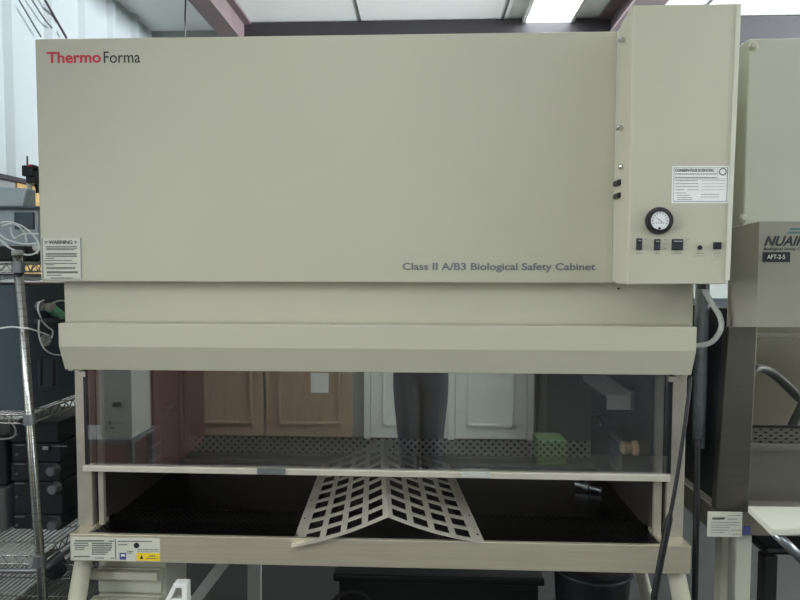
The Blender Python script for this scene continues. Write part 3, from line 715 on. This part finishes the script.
# white tubing coil
for k, seq in enumerate([[(-6, 224), (8, 222), (22, 226), (34, 236), (39.5, 246), (37, 254)], [(-6, 228), (4, 238), (18, 243), (28, 244), (38, 243)], [(-6, 232), (4, 244), (16, 251), (28, 255), (37, 252), (39, 246)],
                         [(2, 226), (14, 224), (24, 232), (27, 244)], [(10, 227), (14, 238), (24, 234), (39, 234)], [(-6, 236), (6, 244), (12, 255)]]):
    P = smooth([at(x, y, .17+.012*k) for x, y in seq])
    tag(MB().tube(P, .003, 6).build('white_tubing', M['whitew']), ['longest white tube arching over the top wire shelf', 'white tube lying almost level across the top shelf tangle', 'lowest white tube sagging to the top shelf wires',
        'short white tube curling down behind the arching one', 'white tube with a wave crossing the dark case', 'short white tube ending at the round post cap'][k], 'tubing', 'white tubing tangle on the top shelf')
tag(MB().lathe(at(36, 248, .2), (1, -.6, 0), [(0, .012), (.03, .012), (.034, .006)], 12).build('tube_fitting', M['white']), 'white tube fitting at the end of the tangle by the cabinet corner', 'fitting')
b_ = MB().box((-.5, .2, zt1), (at(30, 250, .22).x, .28, at(20, 246, .22).z), .008)
tag(b_.build('black_adapter', M['black']), 'black adapter block lying among white tubes on the top shelf', 'adapter')

# ================================================================== UNDER THE CABINETS
dr = thing('drawer_unit', 'cream drawer unit with lip handles under the left end of the tray', 'drawers', (at(130, 590, .1).x, .3, 0))
dy = .08
xa, xb = at(97, 580, dy).x, at(164.5, 580, dy).x; zt_ = tb-.012
zt_ = min(zt_, at(130, 562, dy).z)
MB().box((xa, dy+.012, .03), (xb, .26, zt_), .003).build('body', M['enamel2'], dr)
z = zt_-.016; hgt = .088
for k in range(7):
    if z-hgt < .03: break
    d_ = MB().box((xa+.004, dy, z-hgt+.004), (xb-.012, dy+.03, z-.004), .002).build('drawer', M['enamel2'], dr)
    MB().box((xa-.012, dy-.022, z-.034), (xb-.014, dy+.004, z-.008), .004).build('lip_handle', M['enamel'], d_)
    z -= hgt
hb = thing('handled_panel', 'white upright plastic panel with a slotted carrying handle, below the tray', 'panel', (at(176, 600, -.04).x, -.03, 0))
hy = -.06
a_ = [at(165, 600, hy), at(187, 600, hy), at(187, 584, hy), at(173, 584, hy)]
MB().box((a_[0].x, hy, 0), (a_[1].x, hy+.035, a_[0].z), .004).build('body', M['white'], hb)
hl = MB()
b0, b1, tz0, tz1 = a_[0].x, a_[1].x, a_[0].z-.002, a_[2].z
for (x0, z0, x1, z1, x2, z2, x3, z3) in ((b0, tz0, b0+.014, tz0, b0+.034, tz1-.013, b0+.020, tz1-.013), (b1-.016, tz0, b1, tz0, b1, tz1-.013, b1-.016, tz1-.013), (b0+.0205, tz1-.0135, b1, tz1-.0135, b1, tz1, b0+.026, tz1)):
    hl.hexa([(x0, hy, z0), (x1, hy, z1), (x2, hy, z2), (x3, hy, z3)], [(x0, hy+.03, z0), (x1, hy+.03, z1), (x2, hy+.03, z2), (x3, hy+.03, z3)], .002)
hl.build('handle', M['white'], hb)
# dark totes and bin on the floor below
tt = thing('storage_tote', 'long black storage tote on the floor under the cabinet', 'tote', (at(440, 600, .55).x, .7, 0))
xa, xb = at(333, 590, .55).x, at(545, 590, .55).x; zt_ = at(440, 577, .55).z
MB().box((xa+.02, .57, 0), (xb-.02, .95, zt_-.03), .01).build('body', M['rubber'], tt)
MB().box((xa, .55, zt_-.03), (xb, .97, zt_), .008).build('lid', M['black'], tt)
P = smooth([at(x, y, .5) for x, y in ((330, 606), (338, 596), (350, 592), (362, 594), (370, 602), (374, 612))])
tag(MB().tube(P, .008, 8).build('cable_arc', M['rubber']), 'black cable arching up in front of the long black tote', 'cable')
bn = thing('round_bin', 'black round bin under the right half of the tray', 'bin', (at(598, 600, .35).x, .42, 0))
cx = at(597, 590, .35).x; zt_ = at(597, 577, .3).z
MB().lathe((cx, .42, 0), (0, 0, 1), [(0, .11), (zt_-.03, .135), (zt_, .138), (zt_, .12), (zt_-.02, .115)], 36).build('body', M['black'], bn)
MB().tube([(cx+.137*math.cos(a), .42+.137*math.sin(a), zt_-.02) for a in [2*PI*k/32 for k in range(33)]], .008, 8).build('rim', M['dark'], bn)
tag(MB().box(at(228, 600, .8), (at(318, 600, .8).x, 1.0, at(300, 573, .8).z), .01).build('dark_box', M['dark']), 'dark box on the floor behind the cream drawer unit', 'box') if False else None
for (x0, y0, x1, y1, Y, lab) in ((226, 560, 165, 640, .84, 'pale grey diagonal brace rising behind the cream drawers'), (254, 560, 254, 640, .9, 'pale grey upright bar behind the cream drawers and the slanting brace')):
    A, B = at(x0, y0, Y), at(x1, y1, Y)
    if B.z < 0: B = A.lerp(B, A.z/(A.z-B.z))
    if Y < .9: A = A.lerp(B, 0)
    tag(MB().hexa([(A.x-.03, Y, A.z), (A.x+.03, Y, A.z), (B.x+.03, Y, max(B.z, 0)), (B.x-.03, Y, max(B.z, 0))], [(A.x-.03, Y+.02, A.z), (A.x+.03, Y+.02, A.z), (B.x+.03, Y+.02, max(B.z, 0)), (B.x-.03, Y+.02, max(B.z, 0))]).build('brace_bar', M['paperw']), lab, 'bar')
# gap between the cabinets
p0, p1 = at(702.5, 290, .12), at(699, 470, .12)
tag(MB().tube([Vector((p0.x, .12, 1.0)), Vector((p0.x, .12, 1.2)), Vector((p0.x, .12, 1.512))], .02, 16).build('wrapped_pipe', M['clear']), 'pipe wrapped in cloudy plastic beside the right cabinet wall', 'pipe')
P = smooth(pts([(690.5, 376, .0), (688, 400, -.02), (682, 445, -.045), (674, 495, -.06), (667, 530, -.06), (660, 565, -.06), (652, 612, -.05), (648, 650, .0)]))
rr = [.0055 if i < len(P)*.5 else .0095 if i < len(P)*.8 else .0075 for i in range(len(P))]
tag(MB().tube(P, rr, 10).build('power_cable', M['rubber']), 'black power cable hanging from the canopy past the right end of the tray', 'cable')
P = smooth(pts([(697, 440, .05), (696.5, 500, .05), (695.5, 560, .05), (694, 650, .05)]))
tag(MB().tube(P, .009, 10).build('power_cable', M['rubber']), 'black cable hanging straight down between the two cabinets', 'cable')
# dark chair legs seen under the second cabinet
ch = thing('lab_stool', 'dark stool partly seen under the second cabinet', 'stool', (at(785, 600, .3).x, .4, 0))
xa, xb = at(764, 590, .25).x, at(764, 590, .25).x+.4
for x in (xa+.02, xb-.02):
    for y in (.27, .55): MB().box((x-.022, y-.022, 0), (x+.022, y+.022, at(770, 556, .25).z), .004).build('leg', M['rubber'], ch)
MB().box((xa, .25, at(770, 556, .25).z), (xb, .6, at(770, 548, .25).z), .012).build('seat', M['black'], ch)

# ================================================================== THE ROOM BEHIND THE CAMERA (seen in the sash)
RX = lambda px, L=5.58: 1.1535+(px-430)/610*L
def panel_door(name, x0, x1, m_, z1=2.1):
    d_ = struct(MB().box((x0+.004, YF, 0.01), (x1-.004, YF+.045, z1), .003).build(name, m_))
    for (a, c) in ((.12, .95), (1.08, 1.95)):
        f_ = MB()
        for (q0, q1, r0, r1) in ((x0+.11, x0+.14, a, c), (x1-.14, x1-.11, a, c), (x0+.11, x1-.11, a, a+.03), (x0+.11, x1-.11, c-.03, c)):
            f_.box((q0, YF+.04, r0), (q1, YF+.06, r1), .004)
        f_.build('moulding', m_, d_)
    MB().lathe((x1-.06, YF+.045, 1.0), (0, 1, 0), [(0, .025), (.02, .012), (.045, .028), (.06, .02)], 18).build('handle', M['chrome'], d_)
    return d_
panel_door('door_1', RX(376), 1.37, M['wdoor']); panel_door('door_2', 1.43, RX(532), M['wdoor'])
struct(MB().box((RX(373)-.03, YF, 0), (RX(376), YF+.05, 2.16)).box((1.37, YF, 0), (1.43, YF+.05, 2.16)).box((RX(532), YF, 0), (RX(535)+.03, YF+.05, 2.16)).box((RX(373), YF, 2.1), (RX(535), YF+.05, 2.16)).build('trim_4', M['wdoor']))
panel_door('door_3', RX(270), RX(358), M['tanwood']); panel_door('door_4', RX(185), RX(268), M['tanwood'])
tag(MB().box((RX(316), YF+.046, .42), (RX(334), YF+.048, .60)).build('paper_notice', M['paperw']), 'white paper notice taped low on the tan wooden door', 'paper')
wd = thing('wooden_wardrobe', 'red-brown wooden wardrobe along the left side behind the viewer', 'wardrobe', (-1.0, -2.9, 0))
MB().box((-1.4, -3.5, .0), (-.82, -2.35, 1.7), .004).build('carcass', M['redwood'], wd)
for y0 in (-3.48, -2.92):
    d_ = MB().box((-.82, y0, .05), (-.80, y0+.55, 1.66), .004).build('door', M['redwood'], wd)
    MB().box((-.80, y0+.08, .12), (-.79, y0+.47, 1.58), .006).build('door_panel', M['redwood'], d_)
cx0 = RX(98, 3.6); cx1 = RX(132, 3.6)
crt = thing('steel_cart', 'low grey cart carrying a white carton behind the viewer', 'cart', (cx0+.1, -1.95, 0))
MB().box((cx0-.3, -2.05, .5), (cx1+.01, -1.72, .53), .004).build('top', M['greyp'], crt)
for x in (cx0-.27, cx1-.01):
    for y in (-2.02, -1.75): MB().box((x-.015, y-.015, 0), (x+.015, y+.015, .5)).build('leg', M['greyp'], crt)
crn = tag(MB().box((cx0, -2.0, .53), (cx1, -1.75, .96), .003).build('carton', M['carton']), 'white carton with small printed marks standing on the low grey cart', 'box')
b = MB()
for (x, z, w_, h_) in ((.10, .72, .07, .03), (.07, .61, .02, .025), (.10, .62, .09, .004), (.04, .585, .015, .012), (.08, .585, .035, .012)): b.box((cx0+x*.8, -1.7495, z), (cx0+x*.8+w_*.8, -1.7485, z+h_))
b.build('printed_mark', M['ink'], crn)
dk = tag(MB().box((2.18, -3.74, 0), (3.7, -3.3, 1.9), .006).build('dark_locker', M['dark']), 'tall dark locker beside the white doors behind the viewer', 'locker')
tag(MB().box((RX(538, 5.1), -3.25, .0), (RX(565, 5.1), -3.0, .2), .01).build('green_crate', mat('green_crate_plastic', (72, 94, 62), .5)), 'green crate on the floor in front of the dark locker', 'crate')

# photographer: one continuous skinned figure with clothes as children
def skinned(name, verts, edges, radii, m_, parent=None, root=0, sub=2):
    me = bpy.data.meshes.new(name); me.from_pydata(verts, edges, []); me.materials.append(m_)
    o = bpy.data.objects.new(name, me); C.objects.link(o); o.modifiers.new('skin', 'SKIN'); me.skin_vertices or None
    if not me.skin_vertices: me.attributes
    for i, r_ in enumerate(radii):
        sv = me.skin_vertices[0].data[i]; sv.radius = (r_, r_) if not isinstance(r_, tuple) else r_; sv.use_root = (i == root)
    md = o.modifiers.new('sub', 'SUBSURF'); md.levels = sub; md.render_levels = sub
    if parent: attach(o, parent)
    return o
px, py = 1.13, -2.12
def person():
    v, e, r = [], [], []
    def add(x, y, z, rad, par=None):
        v.append((px+x, py+y, z)); r.append(rad)
        if par is not None: e.append((par, len(v)-1))
        return len(v)-1
    pel = add(0, 0, .93, (.15, .11)); wa = add(0, 0, 1.08, (.135, .1), pel); chs = add(0, -.01, 1.25, (.16, .11), wa); nb = add(0, 0, 1.40, (.09, .08), chs)
    nk = add(0, .01, 1.47, .052, nb); hd0 = add(0, .03, 1.55, (.07, .085), nk); hd1 = add(0, .03, 1.64, (.075, .095), hd0); add(0, .02, 1.71, (.05, .065), hd1)
    ns = add(0, .12, 1.585, .012, hd0)
    for s in (-1, 1):
        hip = add(s*.09, 0, .88, .085, pel); kn = add(s*.072, .02, .5, .058, hip); an = add(s*.07, -.01, .09, .04, kn); add(s*.075, .09, .035, .035, an)
        sh = add(s*.18, 0, 1.36, .055, nb); el = add(s*.24, .08, 1.12, .042, sh); wr = add(s*.10, .20, 1.33, .028, el); pm = add(s*.06, .225, 1.40, .03, wr)
        for k in range(4):
            f0 = add(s*(.055-.012*k), .245, 1.43+.012*(1.5-abs(k-1.2)), .0095, pm); f1 = add(s*(.045-.014*k), .255, 1.455+.01*(1.5-abs(k-1.2)), .0085, f0); add(s*(.030-.014*k), .25, 1.472, .0075, f1)
        t0_ = add(s*.03, .215, 1.405, .011, pm); add(s*.012, .21, 1.43, .009, t0_)
    return v, e, r
v, e, r = person()
per = skinned('person', v, e, r, M['skin'])
tag(per, 'person in dark trousers and charcoal top standing and facing the cabinet', 'person')
def limb(name, seq, m_): return skinned(name, [(px+a, py+b_, c_) for a, b_, c_, _ in seq[0]], seq[1], [q_[3] for q_ in seq[0]], m_, per)
limb('trousers', ([(0, 0, .95, (.165, .125)), (0, 0, 1.04, (.155, .12)), (-.09, 0, .86, .115), (-.074, .02, .5, .084), (-.07, -.01, .1, .062), (.09, 0, .86, .115), (.074, .02, .5, .084), (.07, -.01, .1, .062)],
     [(0, 1), (0, 2), (2, 3), (3, 4), (0, 5), (5, 6), (6, 7)]), M['cloth'])
limb('sweater', ([(0, 0, 1.0, (.165, .125)), (0, 0, 1.1, (.155, .118)), (0, -.01, 1.26, (.178, .128)), (0, 0, 1.405, (.105, .095)), (-.185, 0, 1.36, .07), (-.245, .08, 1.12, .056), (-.12, .185, 1.305, .04), (.185, 0, 1.36, .07), (.245, .08, 1.12, .056), (.12, .185, 1.305, .04)],
     [(0, 1), (1, 2), (2, 3), (3, 4), (4, 5), (5, 6), (3, 7), (7, 8), (8, 9)]), M['cloth2'])
limb('hair', ([(0, .0, 1.62, (.082, .09)), (0, -.005, 1.68, (.08, .095)), (0, .0, 1.735, (.05, .06))], [(0, 1), (1, 2)]), M['hairm'])
eb = MB()
for s in (-1, 1): eb.lathe((px+s*.032, py+.108, 1.615), (0, 1, 0), [(0, .012), (.008, .010), (.011, .004)], 12)
eb.build('eyes', M['black_ink'], per)
sh = MB()
for s in (-1, 1): sh.box((px+s*.075-.048, py-.07, 0), (px+s*.075+.048, py+.20, .075), .03)
sh.build('shoes', M['black'], per)
